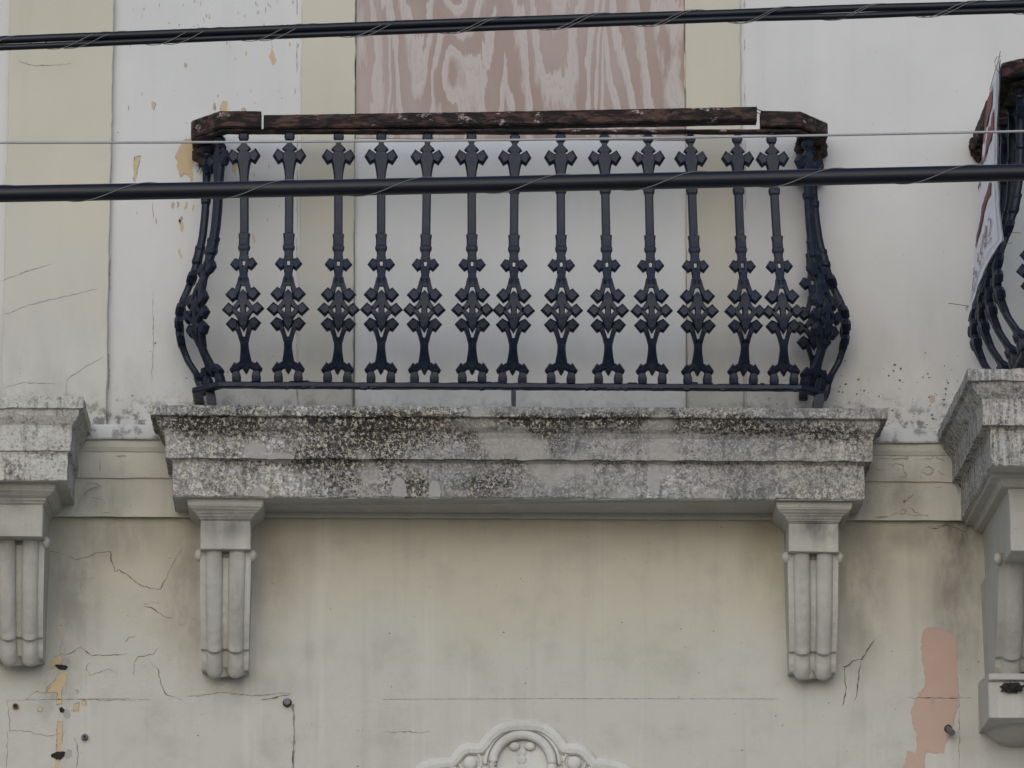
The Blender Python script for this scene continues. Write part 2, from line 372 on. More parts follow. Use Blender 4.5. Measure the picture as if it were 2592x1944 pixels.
# ------------------------------------------------------------------ the building
bld = tag(empty("building", (0, 0, 0)), "old plaster building with white and beige upper wall and stained cream wall beneath the ledge", "building")
zL = zz(1300); zTop = 9.5
ox0, ox1 = xx(893), xx(1741)           # window opening
oz0, oz1 = zz(1085), 8.3
b = MB()
MI = dict(low=0, up=1, crack=2, hair=3, ochre=4, pink=5, chip=6, speck=7, dark=8)
b.quad((-9, 0, 0), (9, 0, 0), (9, 0, zL), (-9, 0, zL), 0)
xs = [-9, ox0, ox1, 9]; zs = [zL, oz0, oz1, zTop]
for i in range(3):
    for k in range(3):
        if i == 1 and k == 1: continue
        b.quad((xs[i], 0, zs[k]), (xs[i+1], 0, zs[k]), (xs[i+1], 0, zs[k+1]), (xs[i], 0, zs[k+1]), 1)
D = 0.12
b.quad((ox0, 0, oz0), (ox0, D, oz0), (ox0, D, oz1), (ox0, 0, oz1), 1); b.quad((ox1, 0, oz0), (ox1, 0, oz1), (ox1, D, oz1), (ox1, D, oz0), 1)
b.quad((ox0, 0, oz1), (ox0, D, oz1), (ox1, D, oz1), (ox1, 0, oz1), 1); b.quad((ox0, D, oz0), (ox1, D, oz0), (ox1, D, oz1), (ox0, D, oz1), 8)
b.box(-9, 9, 0.3, 6, 0, zTop, 1)
b.quad((-9, 0, zTop), (9, 0, zTop), (9, 0.3, zTop), (-9, 0.3, zTop), 1)
for X in (-9, 9): b.quad((X, 0, 0), (X, 0.3, 0), (X, 0.3, zTop), (X, 0, zTop), 1)
C, H = MI['crack'], MI['hair']
for l in ([(210,718),(260,722),(300,738),(340,752),(375,742),(410,728),(440,722),(480,715),(487,760),(500,805),(520,795),(545,812),(575,835),(610,860),(650,875),(700,880),(720,840),(745,790),(770,740),(790,705)],
          [(625,955),(665,965),(700,985),(725,1003),(755,1005)], [(690,1135),(665,1165),(600,1175),(585,1200),(580,1250)], [(650,1185),(665,1215),(690,1230),(700,1280),(720,1335),(760,1350),(792,1362)],
          [(325,1525),(340,1590),(335,1659)], [(270,1165),(300,1165),(350,1135),(400,1170),(460,1168),(550,1160)]): crack(b, Z7(l), 2.1, C, amp=2.4)
for l in ([(625,950),(660,935),(695,940)], [(385,1255),(430,1245),(470,1228),(500,1238),(510,1252)], [(110,1360),(160,1325),(200,1335),(205,1310),(240,1275)], [(30,1360),(40,1440),(40,1500),(60,1495),(120,1500),(200,1520),(240,1515),(285,1500)],
          [(30,1500),(32,1580),(30,1659)], [(340,1362),(500,1362),(660,1362)], [(340,835),(415,835)], [(350,840),(355,890)], [(265,1165),(262,1130),(275,1100)], [(390,1200),(375,1230),(390,1255)],
          [(545,1110),(560,1090),(590,1085)]): crack(b, Z7(l), 1.8, H, amp=2.2)
for l in ([(930,1240),(890,1300),(860,1350),(835,1390),(790,1395),(760,1405),(740,1430),(710,1445),(690,1443)],): crack(b, ZR(l), 4.0, C)
for l in ([(835,1395),(815,1470),(805,1560),(795,1659),(770,1720)], [(700,1445),(705,1550),(718,1600),(710,1659),(690,1740)]): crack(b, ZR(l), 2.4, C)
for l in ([(0,1377),(130,1378),(265,1377)], [(215,1370),(217,1500),(215,1659)]): crack(b, ZP(l), 1.8, H)
crack(b, [(968,1770),(1400,1768),(1968,1769)], 1.0, H, amp=0.4, taper=False)
crack(b, [(20,1772),(340,1768)], 1.5, H, amp=0.5)
crack(b, [(470,1765),(560,1752),(640,1762),(690,1756),(735,1754)], 2.2, H); crack(b, [(660,1772),(700,1765),(735,1757)], 2.5, C)
crack(b, [(742,1782),(745,1850),(742,1960)], 5, H, amp=1.2, taper=False); crack(b, [(740,1900),(743,1960)], 4, C)
crack(b, [(975,1852),(1000,1854),(1030,1851),(1060,1855),(1085,1850)], 2, H)
crack(b, ZP([(90,690),(120,697),(165,680),(190,690),(240,710),(250,740),(242,757)]), 3.5, C)
crack(b, [(0,712),(60,690),(130,668)], 1.6, H, -0.0312); crack(b, [(165,1000),(170,960),(220,925),(262,905)], 1.6, H, -0.0312); crack(b, [(0,985),(60,968),(140,972)], 1.5, H, -0.0312); crack(b, [(0,800),(80,770),(250,730)], 1.3, H, -0.0312)
crack(b, Z6([(110,380),(210,408),(350,405),(450,395)]), 1.4, H, -0.0312); crack(b, Z6([(950,1260),(952,1376)]), 1.5, H); crack(b, [(386,740),(388,860),(384,960)], 1.5, H)
O = MI['ochre']
for l in ([(1130,880),(1190,860),(1200,930),(1210,1000),(1195,1060),(1205,1120),(1190,1130),(1170,1090),(1140,1080),(1125,1105),(1115,1080),(1100,1040),(1105,1000),(1090,970)], [(835,975),(877,972),(870,1000),(855,1060),(840,1130),(832,1120),(828,1050)],
          [(1390,625),(1412,630),(1415,700),(1368,700),(1375,650)], [(1330,640),(1340,640),(1335,685),(1327,680)], [(948,630),(965,640),(960,685),(945,670)], [(1150,390),(1165,400),(1155,418)], [(1505,675),(1520,672),(1530,690),(1505,692)],
          [(1070,1260),(1082,1262),(1075,1298)], [(1100,1255),(1112,1260),(1104,1295)], [(1155,1255),(1167,1260),(1160,1295),(1145,1308)], [(1195,1275),(1208,1275),(1200,1315)], [(1110,1370),(1130,1345),(1122,1400)], [(1350,588),(1362,590),(1352,612)],
          [(1440,1010),(1475,1015),(1465,1080),(1448,1070)], [(1690,305),(1720,372),(1697,405),(1672,350)]): peel(b, Z6(l), O, amp=1.8, step=4, rim=H)
for (x, y, rx, ry) in ((460,575,6,16), (455,560,4,9), (640,600,3,8), (644,609,3,7), (454,638,4,9), (605,720,4,14), (603,735,3,10), (458,650,3,10), (395,560,3,9)): chip(b, x, y, rx, ry, O)
for (x, y) in ((610,1180),): pass
for l in ([(250,1170),(272,1165),(270,1195),(262,1210),(240,1215),(212,1230),(220,1195)], [(262,1245),(290,1240),(287,1275),(270,1320),(268,1380),(245,1385),(250,1330),(205,1330),(225,1295)], [(250,1455),(272,1455),(270,1500),(272,1550),(262,1590),(245,1590),(248,1520)],
          [(240,1625),(262,1625),(260,1665),(242,1665)], [(320,1385),(345,1375),(340,1410),(322,1415)], [(358,1365),(375,1365),(375,1388),(358,1385)], [(165,1395),(185,1395),(180,1415),(163,1412)], [(325,1315),(340,1320),(335,1335)]): peel(b, Z7(l), O, amp=2.2, step=4, rim=H)
for l in ([(238,1210),(270,1208),(297,1218),(285,1232),(255,1230)], [(258,1398),(270,1393),(282,1408),(276,1420),(262,1415)], [(225,1598),(250,1588),(285,1590),(280,1610),(262,1625),(240,1620),(222,1612)]): peel(b, Z7(l), MI['dark'], -0.0024, 1.2, 4)
for (x, y) in ((290,1195),(235,1350),(290,1420),(300,1600)): chip(b, x/1.722, 980+y/1.722, 14, 14, MI['chip'], -0.0008)
peel(b, ZP([(70,1110),(95,1092),(150,1103),(185,1115),(205,1140),(210,1200),(205,1280),(215,1360),(200,1440),(190,1500),(165,1560),(155,1600),(130,1600),(80,1590),(78,1659),(75,1720),(0,1720),(-40,1700),(0,1640),(5,1590),(40,1600),(45,1550),(35,1490),(18,1440),(40,1380),(80,1330),(75,1260),(60,1180)]), MI['pink'], amp=2.8, step=5, rim=MI['chip'])
peel(b, ZP([(100,1385),(115,1378),(120,1392),(104,1408)]), MI['chip'], -0.002, 1, 4)
peel(b, [(2352,1000),(2366,1002),(2367,1018),(2355,1022)], MI['pink'], amp=1.5, step=4)
for i in range(70):
    x = random.choice((random.gauss(660, 60), random.uniform(290, 740))); y = random.choice((random.uniform(0, 120), random.uniform(0, 560)))
    if 285 < x < 755: chip(b, x, y, random.uniform(0.8, 2.6), random.uniform(2, 9), MI['chip'] if random.random() < 0.75 else O)
for i in range(190):                                # soot specks low on the white wall
    x = random.choice((random.uniform(2120, 2440), random.uniform(290, 760), random.uniform(1900, 2440)))
    y = 1080-abs(random.gauss(0, 95)); s = random.choice((1, 1.2, 1.5, 2, 3))
    chip(b, x, y, s*random.uniform(0.7, 1.6), s, MI['speck'])
for i in range(60):
    chip(b, random.uniform(1890, 2450), random.uniform(120, 1000), random.uniform(0.7, 1.4), random.uniform(0.8, 2.5), MI['chip'])
for i in range(150):                                # pits in the lower wall
    s = random.choice((0.6, 0.8, 1, 1, 1.3, 1.8)); chip(b, random.uniform(0, 2592), random.uniform(1330, 1944), s*random.uniform(0.7, 2.0), s, MI['speck'] if random.random() < 0.6 else H)
for (x0, x1, w0, mi) in ((284, 274, 7, MI['chip']), (1884, 1890, 5, MI['chip']), (752, 752, 3, H)):
    y = -30
    while y < 1060:
        L = random.uniform(20, 110)
        if random.random() < (0.75 if w0 > 5 else 0.55): crack(b, [(lerp(x0, x1, y/1060)+random.uniform(-1, 1), y), (lerp(x0, x1, (y+L)/1060), y+L)], w0*random.uniform(0.3, 1), mi, -0.0014, amp=1.0)
        y += L*random.uniform(0.7, 1.2)
wall = b.build("wall", [m_lower, m_white, m_crack, m_hair, m_ochre, m_pink, m_chip, m_speck, m_dark], bld)

# pilaster at the left, window surround, blocked-up window foot
def slab_edge(mb, x0, x1, z0, z1, y, mi=0, seed=0):
    """raised flat band with slightly uneven arrises"""
    n = 160; rs = []
    for k in range(n+1):
        z = lerp(z0, z1, k/n); e = 0.003*nz((x0, z*9, 0), 1, seed)+0.003*nz((x0, z*31, 0), 1, seed); g = 0.003*nz((x1, z*9, 3), 1, seed)+0.003*nz((x1, z*31, 3), 1, seed)
        rs.append([(x0+e, 0.0, z), (x0+e, y+0.003, z), (x0+e+0.003, y, z), (x1+g-0.003, y, z), (x1+g, y+0.003, z), (x1+g, 0.0, z)])
    mb.rings(rs, mi)
zc0 = zz(1085)
b = MB(); slab_edge(b, xx(6), xx(272), zc0, zTop-0.1, -0.03); recalc(b.build("pilaster", m_beige, bld))
b = MB(); slab_edge(b, xx(756), xx(893.5), zc0, 8.3, -0.018, 0, 3); slab_edge(b, xx(1740.5), xx(1882), zc0, 8.3, -0.018, 0, 5)
b.box(xx(756), xx(1882), -0.018, 0.0, 8.303, 8.5)
recalc(b.build("window_surround", m_beige, bld))
b = MB(); b.box(ox0+0.001, ox1-0.001, 0.004, 0.1, oz0, zz(352, 0.01))
b.add([at(x, y, 0.003) for x, y in ((894, 1060), (899, 1060), (897, 380), (894, 380))], [(0, 1, 2, 3)], 1)
b.add([at(x, y, 0.003) for x, y in ((1735, 1060), (1739, 1060), (1739, 380), (1737, 380))], [(0, 1, 2, 3)], 1)
b.build("infill_panel", [m_infill, m_hair], bld)
# string course between the balconies
def loft_profile(rows, x0, x1, n, mat_of, jit=0.0, seed=0, yback=0.0):
    """rows: (z, y) down the front; strip along x with a little waviness"""
    mb = MB(); nr = len(rows); vs = []; fs = []; mis = []
    for i in range(n+1):
        x = lerp(x0, x1, i/n)
        for (z, y) in rows:
            vs.append((x, y+jit*nz((x, z, y), 14, seed), z+jit*nz((x, z, y), 12, seed+5)))
    for i in range(n):
        for k in range(nr-1): fs.append((i*nr+k, i*nr+k+1, (i+1)*nr+k+1, (i+1)*nr+k)); mis.append(mat_of(k))
    o = len(mb.v); mb.v += vs
    for f, mi in zip(fs, mis): mb.f.append(list(f)); mb.m.append(mi); mb.sm.append(False)
    return mb
rows_px = [(1079, 0.0), (1080, -0.060), (1081.5, -0.063), (1112, -0.063), (1116, -0.060), (1118, -0.046), (1124, -0.048), (1136, -0.045), (1147, -0.038), (1150, -0.034), (1214, -0.034), (1216, -0.026), (1312, -0.026), (1314, 0.0)]
rows = [(zz(py, Y), Y) for py, Y in rows_px]
b = loft_profile(rows, -8.9, 8.9, 900, lambda k: 1 if k < 4 else 0, 0.0022, 2)
def cr2(l, wd, Y): crack(b, l, wd, 2, Y)
for l in ([(350,275),(380,270),(415,285)], [(430,310),(435,370)], [(350,490),(380,450),(430,430)], [(380,415),(420,420),(445,435)], [(505,300),(545,298),(550,312)]): crack(b, Z7(l), 1.8, 2, -0.0365)
for l in ([(330,550),(350,490)], [(430,550),(480,545)], [(400,480),(450,490),(460,510)]): crack(b, Z7(l), 1.7, 2, -0.0285)
for l in ([(460,905),(540,885),(590,890),(650,865),(700,850),(770,850)], [(620,890),(690,895),(770,890),(800,900)], [(770,880),(790,865),(805,885),(785,900),(770,885)], [(450,980),(490,1005),(545,1005)], [(600,960),(700,945),(755,965),(765,1030),(790,1060),(780,1080),(700,1085),(640,1090)],
          [(690,1015),(700,1000),(720,1005)], [(940,1015),(975,985),(1020,970),(1065,1015),(1040,1045),(1000,1060),(950,1030),(940,1015)], [(1075,850),(1100,890),(1160,905),(1180,925)], [(1110,1015),(1140,1045),(1180,1060)], [(930,900),(1040,895),(1070,860)], [(940,1060),(935,1090),(990,1110)]): crack(b, ZS(l), 1.6, 2, -0.0375)
for l in ([(720,1430),(755,1410),(785,1430),(770,1460),(730,1460),(718,1435)], [(620,1480),(660,1455),(715,1445)], [(790,1410),(830,1390),(880,1445),(920,1445)], [(760,1350),(800,1300),(840,1275),(860,1240)], [(790,1455),(850,1480),(920,1465),(1000,1470),(1010,1500)], [(1040,1165),(1090,1190),(1150,1185)], [(745,1150),(750,1205),(795,1210)], [(450,1490),(560,1488),(620,1480)]): crack(b, ZS(l), 1.7, 2, -0.0295)
for l in ([(1310,1120),(1330,1150),(1340,1190)],): crack(b, ZS(l), 4, 3, -0.0295)
for l in ([(750,1330),(765,1315),(780,1325),(765,1345)],): peel(b, ZS(l), 3, -0.0295, 0.6, 3)
b.build("string_course", [m_course, m_ledge, m_hair, m_crack], bld)

# plaster ornament over the ground-floor opening (only its top is in view)
b = MB()
def ZO(x, y): return (980+x/3.16, 1780+y/3.16)
half = [(1085,128),(960,136),(880,165),(820,205),(770,255),(728,318),(640,312),(580,335),(535,375),(497,432),(420,432),(330,450),(260,475),(200,518),(140,590),(60,640),(-20,760),(-60,900),(-40,1100)]
ctr = 1085
right = [(2*ctr-x, y+ (6 if x < 700 else 0)) for x, y in half[1:]]
outl = [ZO(x, y) for x, y in half[::-1]]+[ZO(x, y) for x, y in right]
def sm(p):                                            # round the scalloped outline a little
    out = []
    for a, c in zip(p, p[1:]):
        for t in (0.0, 0.33, 0.67): out.append((lerp(a[0], c[0], t), lerp(a[1], c[1], t)))
    return out+[p[-1]]
o2 = sm(outl)
def off(pl, d):
    r = []
    for k, q in enumerate(pl):
        a = pl[max(k-2, 0)]; c = pl[min(k+2, len(pl)-1)]; dx, dy = c[0]-a[0], c[1]-a[1]; l = math.hypot(dx, dy) or 1
        r.append((q[0]-dy/l*d, q[1]+dx/l*d))
    return r
prof = [(0, 0.0), (0, -0.022), (2, -0.030), (6, -0.036), (16, -0.038), (26, -0.034), (31, -0.024), (34, -0.016)]
rs = [[at(q[0], q[1], Y) for q in off(o2, d)] for d, Y in prof]
b.rings(rs, 0, False, caps=False, closed=False)
inn = off(o2, 34)
b.add([at(q[0], q[1], -0.016) for q in inn], [tuple(range(len(inn)))], 0)
def ringt(cx, cy, r, rt, Y, a0=0, a1=360, sq=1.0):
    c0 = at(cx, cy, 0); pts = []
    for k in range(49):
        a = R(lerp(a0, a1, k/48)); pts.append((c0.x+r/700*math.cos(a), Y, c0.z+r/700*math.sin(a)*sq))
    b.tube(pts, rt/700, 8)
cx, cy = ZO(1080, 500)
ringt(cx, cy, 74, 12, -0.030); ringt(cx, cy, 92, 5, -0.020, 0, 180)
for s in (-1, 1):
    c = at(*ZO(1080+s*415, 480), -0.024); b.sphere(c, 0.025, 0.014, 0.025)
    ringt(*ZO(1080+s*415, 480), 27, 4, -0.02)
    c = at(*ZO(1080+s*62, 345), -0.022); b.sphere(c, 0.020, 0.012, 0.016)
    ringt(*ZO(1080+s*640, 640), 44, 8, -0.022, 20 if s > 0 else 20, 160)
for k, y in enumerate((390, 450, 520, 590)): b.sphere(at(*ZO(1075, y), -0.0165), 0.018, 0.005, 0.017)
b.add([at(cx+64*math.cos(t*math.pi/16), cy+64*math.sin(t*math.pi/16), -0.0165) for t in range(32)], [tuple(range(32))], 1)
recalc(b.build("ornament", [m_orn, m_orn], bld))

# ------------------------------------------------------------------ plywood sheet boarding the window
b = MB(); pt = zz(352, 0.0)
b.box(xx(895.5), xx(1739), 0.0, 0.016, pt, 8.25)
sp = [(1739.5,115),(1735,112),(1731,150),(1733,190),(1731,215),(1737,230),(1739.5,232)]
b.add([at(x, y, -0.0015) for x, y in sp], [tuple(range(len(sp)))], 1)
tag(recalc(b.build("plywood_board", [m_ply, m_beige])), "weathered pinkish plywood sheet with swirling grain boarding up the window above the balcony", "plywood")

# ------------------------------------------------------------------ balconies: slab and corbels
def make_slab(pl, pr, rowsin, Yf, seed, n=150):
    xl0, xr0 = xx(pl, Yf, 1030), xx(pr, Yf, 1030)
    rr = []
    z0 = zz(rowsin[0][0], Yf)
    rr.append((z0+0.002, 0.02/700*0+0.012))
    fr = []
    for py, ins in rowsin: fr.append((zz(py, Yf+ins/700), ins/700))
    # finer rows so that the surface can be worn
    fine = []
    for (za, ia), (zb, ib) in zip(fr, fr[1:]):
        k = max(1, int(abs(za-zb)/0.012))
        for i in range(k): fine.append((lerp(za, zb, i/k), lerp(ia, ib, i/k)))
    fine.append(fr[-1])
    nd = max(4, int(abs(Yf)/0.04)); rs = []
    def ring(z, ins, rough=1.0):
        xl, xr, yf = xl0+ins, xr0-ins, Yf+ins; pts = []
        for i in range(nd): pts.append((xl, lerp(0.0, yf, i/nd), z))
        for i in range(n+1): pts.append((lerp(xl, xr, i/n), yf, z))
        for i in range(1, nd+1): pts.append((xr, lerp(yf, 0.0, i/nd), z))
        out = []
        for p in pts:
            d = 0.0035*rough*(nz(p, 16, seed)+0.7*nz(p, 45, seed+3)); e = 0.0045*rough*(nz(p, 20, seed+7)+0.6*nz(p, 60, seed+2))
            big = nz(p, 7, seed+11); chipd = -0.010*rough*max(0, big-0.45) if True else 0
            wgt = 0 if p[1] > -0.02 else 1
            sx = -1 if p[0] <= xl+1e-6 else (1 if p[0] >= xr-1e-6 else 0)
            out.append((p[0]+sx*d*wgt, p[1]-(d-chipd*-1)*wgt, p[2]+e*wgt))
        return out
    rs = [ring(z, i) for z, i in fine]
    mb = MB(); n_ = len(rs[0])
    mb.rings(rs, 0, False, caps=False, closed=False)
    def cap(r, up):
        zz_ = r[0][2]; mb.add(r, [tuple(range(n_)) if up else tuple(range(n_-1, -1, -1))], 0 if up else 1)
    cap(rs[0], True); cap(rs[-1], False)
    return mb, fr[-1][0]
def rect_ring(xc, hw, y, z, r=0.0):
    return [(xc-hw, 0.0, z), (xc-hw, y+r, z), (xc-hw+r, y, z), (xc+hw-r, y, z), (xc+hw, y+r, z), (xc+hw, 0.0, z)]
def make_corbel(pc, Yb, capr, zsof, p_top, p_step, p_end, Yt, Ye, seed, hwp=64, hwe=58, extra=None):
    """capr: (py, half width px, Y); scroll console with two rounded flutes under a moulded block"""
    mb = MB(); xc = xx(pc, Yb, 1350); rs = []
    for k, (py, hw, Y) in enumerate(capr):
        z = zsof if k == 0 else zz(py, Y)
        rs.append(rect_ring(xc, hw/700*(18+Y)/18, Y, z, 0.003))
    rs2 = []
    for a, c in zip(rs, rs[1:]):
        for i in range(3): rs2.append([tuple(lerp(p[j], q[j], i/3)+(0.0026*nz(p, 30, seed+i+j) if p[1] < -0.03 else 0) for j in range(3)) for p, q in zip(a, c)])
    rs2.append(rs[-1]); mb.rings(rs2, 0, False)
    # scroll body: two rounded flutes, a curled lip, two short lobes under it
    N, K = 56, 90; grid = []
    for k in range(K+1):
        t = k/K; row = []
        hw = lerp(hwp, hwe, t)/700
        for i in range(N+1):
            s = lerp(-1, 1, i/N); a = abs(s)
            q = max(0.0, 1-((a-0.45)/0.345)**2)              # 1 on the crown of a flute, 0 at its sides
            stp = p_step+10*q; en = p_end-20*(1-math.sqrt(q)) if q > 0 else p_end-(20 if a > 0.6 else 26)
            ts = (stp-p_top)/(en-p_top)
            py = lerp(p_top, en, t); low = t > ts
            dep = lerp(Yt, Ye, t**0.9) - (0.020*math.sin(math.pi*min(1, t/ts)**1.5) if not low else 0)
            if a > 0.80: rel = 0.30
            elif a < 0.11: rel = 0.10 if py > p_top+18 else -0.45
            else: rel = 0.10+0.75*math.sqrt(q)
            if low:
                u = (t-ts)/(1-ts)
                rel = rel*0.85*math.sqrt(max(0.0, 1-max(0, (u-0.35)/0.65)**2))-0.35-0.35*max(0, u-0.6)
            elif t > ts-0.05: rel += 0.12*math.sin(math.pi*(t-ts+0.05)/0.05*0.5)*(0.4+0.6*q)
            y = dep - rel*0.030 + 0.0018*nz((s, t*6, 0), 3, seed)+0.0005*nz((s*4, t*14, 0), 2, seed)
            row.append((xc+s*hw, min(y, -0.01), zz(py, dep)))
        grid.append(row)
    rs = [[(r[0][0], 0.0, r[0][2])]+r+[(r[-1][0], 0.0, r[-1][2])] for r in grid]
    mb.rings(rs, 0, False)
    for s in (-1, 1):
        c = Vector((xc+s*(hwp/700+0.004), Yt+0.012, zz(p_top+12, Yt))); mb.sphere(c, 0.016, 0.024, 0.022)
    if extra: extra(mb, xc)
    return mb
def tagb(o, label): return tag(o, label, "balcony", "stone balconies along the facade")

# middle balcony
Yf = -0.37
rows_main = [(1030,0),(1054,0),(1056,2),(1059,13),(1070,15),(1084,20),(1096,30),(1110,36),(1163,37),(1166,48),(1174,55),(1258,55),(1262,58)]
bal = tagb(empty("balcony", (xx(1312), 0, zz(1262, -0.29))), "whole middle balcony with black lichen blotches on its slab and both corbels in view")
mb, zs0 = make_slab(381, 2247, rows_main, Yf, 1)
mb.build("slab", [m_stone, m_soffit], bal, bal.location)
capm = [(1268,97,-.262),(1280,95,-.260),(1286,92,-.255),(1296,83,-.240),(1301,77,-.234),(1303,74,-.230),(1312,69,-.220),(1318,65,-.212),(1322,63,-.205),(1392,63,-.205),(1395,63,-.2)]
for pc in (571, 2059):
    recalc(make_corbel(pc, -.2, capm, zs0+0.002, 1396, 1648, 1718, -.165, -.085, pc).build("corbel", m_corbel, bal, bal.location))
# left balcony
YL = -0.50
bl = tagb(empty("balcony", (xx(-700), 0, zz(1222, YL))), "pale flaking balcony cut off by the left edge of the picture")
mb, zs1 = make_slab(-1650, 210, [(1009,0),(1038,0),(1042,8),(1056,12),(1070,20),(1082,28),(1090,29),(1146,30),(1150,36),(1156,38),(1220,38),(1222,40)], YL, 21)
mb.build("slab", [m_stone_pale, m_soffit], bl, bl.location)
capl = [(1226,98,-.40),(1240,96,-.397),(1247,92,-.39),(1257,84,-.375),(1263,77,-.365),(1265,73,-.36),(1274,69,-.35),(1281,65,-.34),(1284,63,-.335),(1362,62,-.335),(1364,62,-.33)]
for pc in (46, -1440):
    recalc(make_corbel(pc, -.3, capl, zs1+0.002, 1365, 1620, 1690, -.26, -.12, pc).build("corbel", m_corbel, bl, bl.location))
# right balcony (projects much further)
YR = -1.05
br = tagb(empty("balcony", (xx(3400), 0, zz(1173, YR))), "deep dark mossy balcony cut off by the right edge of the picture")
mb, zs2 = make_slab(2452, 4500, [(928,0),(956,0),(960,10),(972,13),(990,24),(1004,34),(1012,36),(1070,37),(1074,52),(1082,58),(1170,58),(1173,60)], YR, 33)
mb.build("slab", [m_stone_dark, m_soffit], br, br.location)
capr_ = [(1180,120,-.86),(1200,116,-.85),(1206,96,-.83),(1226,90,-.81),(1232,72,-.79),(1290,68,-.78),(1388,66,-.77),(1394,64,-.75)]
def ext(mb, xc):
    hw = 88/700
    rs = [rect_ring(xc, hw, Y, z, 0.006) for z, Y in ((zz(1692,-.30), -.10), (zz(1700,-.34), -.34), (zz(1715,-.34), -.34), (zz(1722,-.32), -.32), (zz(1812,-.32), -.32), (zz(1816,-.3), -.28))]
    mb.rings(rs, 0, False)
    c = Vector((xc, -0.02, zz(1805,-.2))); mb.sphere(c, 0.115, 0.22, 0.085)
for pc in (2618, 4250):
    recalc(make_corbel(pc, -.7, capr_, zs2+0.002, 1396, 1660, 1720, -.58, -.30, pc, 76, 70, ext).build("corbel", m_corbel, br, br.location))

# ------------------------------------------------------------------ cast-iron baluster
YRAIL = -0.28
BELLY = [(337,0),(470,2),(520,5),(570,11),(606,20),(640,30),(680,46),(725,70),(760,80),(800,80),(840,70),(880,52),(920,24),(945,12),(970,6)]
def belly(py): return table(BELLY, py)/712*0.82
def make_baluster():
    mb = MB()
    def P(u, py, wo): 
        Y = -belly(py); return (u/712, Y-wo, zz(py, YRAIL+Y))
    SEC = [(1,.35),(.72,1),(-.72,1),(-1,.35),(-1,-.35),(-.72,-1),(.72,-1),(1,-.35)]
    def loft(pts, n=8, cap=True):       # (u, py, half width px, half depth px)
        pp = []
        for a, c in zip(pts, pts[1:]):
            k = max(1, int(math.hypot(c[0]-a[0], c[1]-a[1])/9))
            for i in range(k): pp.append([lerp(a[j], c[j], i/k) for j in range(4)])
        pp.append(list(pts[-1])); rs = []
        for k, (u, py, hw, t) in enumerate(pp):
            a = pp[max(k-1, 0)]; c = pp[min(k+1, len(pp)-1)]; dx, dy = c[0]-a[0], c[1]-a[1]; l = math.hypot(dx, dy) or 1
            nx, ny = dy/l, -dx/l
            ring = []
            for q in range(n):
                e = hw*SEC[q][0]; ww = t*SEC[q][1]
                ring.append(P(u+nx*e, py+ny*e, ww/712))
            rs.append(ring)
        mb.rings(rs, 0, False)
    def lobe(pts, t=7, ti=11):
        cx_ = sum(p[0] for p in pts)/len(pts); cy_ = sum(p[1] for p in pts)/len(pts)
        rs = []
        for f, ww in ((0.0, -ti*0.82), (0.5, -ti*0.82), (0.66, -ti*0.95), (1.0, -t*0.6), (1.0, t*0.6), (0.66, ti), (0.0, ti)):
            rs.append([P(cx_+(u-cx_)*max(f, 0.02), cy_+(v-cy_)*max(f, 0.02), ww/712) for u, v in pts])
        mb.rings(rs, 0, False)
    def both(fn, pts, **k):
        fn(pts, **k); fn([(-p[0],)+tuple(p[1:]) for p in pts][::1], **k)
    # finial, cusps and top cross
    loft([(0,330,5,6),(0,337,5,6),(0,340,9,9),(0,345,13,12),(0,352,13.5,12),(0,358,11,11),(0,362,7,8),(0,367,6.5,8),(0,370,9,8),(0,378,17,8),(0,382,19,8),(0,385,15,8),(0,387,11,8)])
    loft([(0,384,11,8),(0,389,13,9),(0,396,22,9),(0,402,24,9),(0,409,21,9),(0,418,17,10),(0,432,14,10),(0,450,11.5,10),(0,474,11,10)])
    both(lobe, [(43,399),(31,380),(19,388),(11,394),(13,410),(29,420)])
    loft([(0,474,14,12),(0,478,15,13),(0,487,14,12),(0,492,11,10)])
    loft([(0,492,11,10),(0,594,11,10),(0,596,15,13),(0,602,14.5,13),(0,606,13.5,12),(0,624,13.5,12),(0,628,15.5,13),(0,634,15,13),(0,640,11.5,10)])
    loft([(0,640,11.5,10),(0,652,11,9),(0,659,9,8),(0,663,5,6)])
    both(loft, [(7,652,5,9),(8.5,662,5,9),(8.5,671,5,9),(7,679,5,9),(5.5,690,6,9)])
    both(lobe, [(35,672),(23,656),(9,661),(9,682),(20,689)])
    loft([(0,676,4,6),(0,681,8,9),(0,688,10.5,9),(0,700,10.5,9),(0,712,12,9),(0,720,13,9),(0,726,10,8)])
    both(loft, [(6,706,7,9),(10,722,6.5,9),(14,736,7,9),(20,748,8,9)])
    both(lobe, [(45,748),(28,730),(12,740),(12,758),(27,768)])
    loft([(0,737,1,6),(0,741,6,9),(0,748,12,10),(0,758,15,10),(0,768,13,10),(0,776,9,10),(0,787,7.5,10),(0,797,9,10),(0,806,13,10),(0,818,14,10),(0,828,10,10),(0,836,5,9),(0,843,1,6)])
    both(loft, [(7,766,8,9),(15,776,6.5,9),(24,785,6.5,9)])
    both(loft, [(7,807,8,9),(15,797,6.5,9),(24,787,6.5,9)])
    both(loft, [(20,786,8,9),(30,786,8.5,9),(38,786,9,9)])
    both(lobe, [(54,786),(37,768),(23,779),(23,793),(35,804)], )
    both(lobe, [(45,822),(29,806),(12,815),(13,834),(29,842)])
    both(loft, [(19,826,8,9),(14,838,6.5,9),(10,850,6,9),(5.5,868,6,9)])
    loft([(0,857,6,9),(0,866,10.5,9),(0,884,10.5,9),(0,898,12,9),(0,910,14,9),(0,922,16,9),(0,931,16,9),(0,936,13,8)])
    both(loft, [(12,926,9,9),(20,932,9,9),(27,938,8,9)])
    both(lobe, [(42,938),(29,919),(18,928),(19,944),(38,946)])
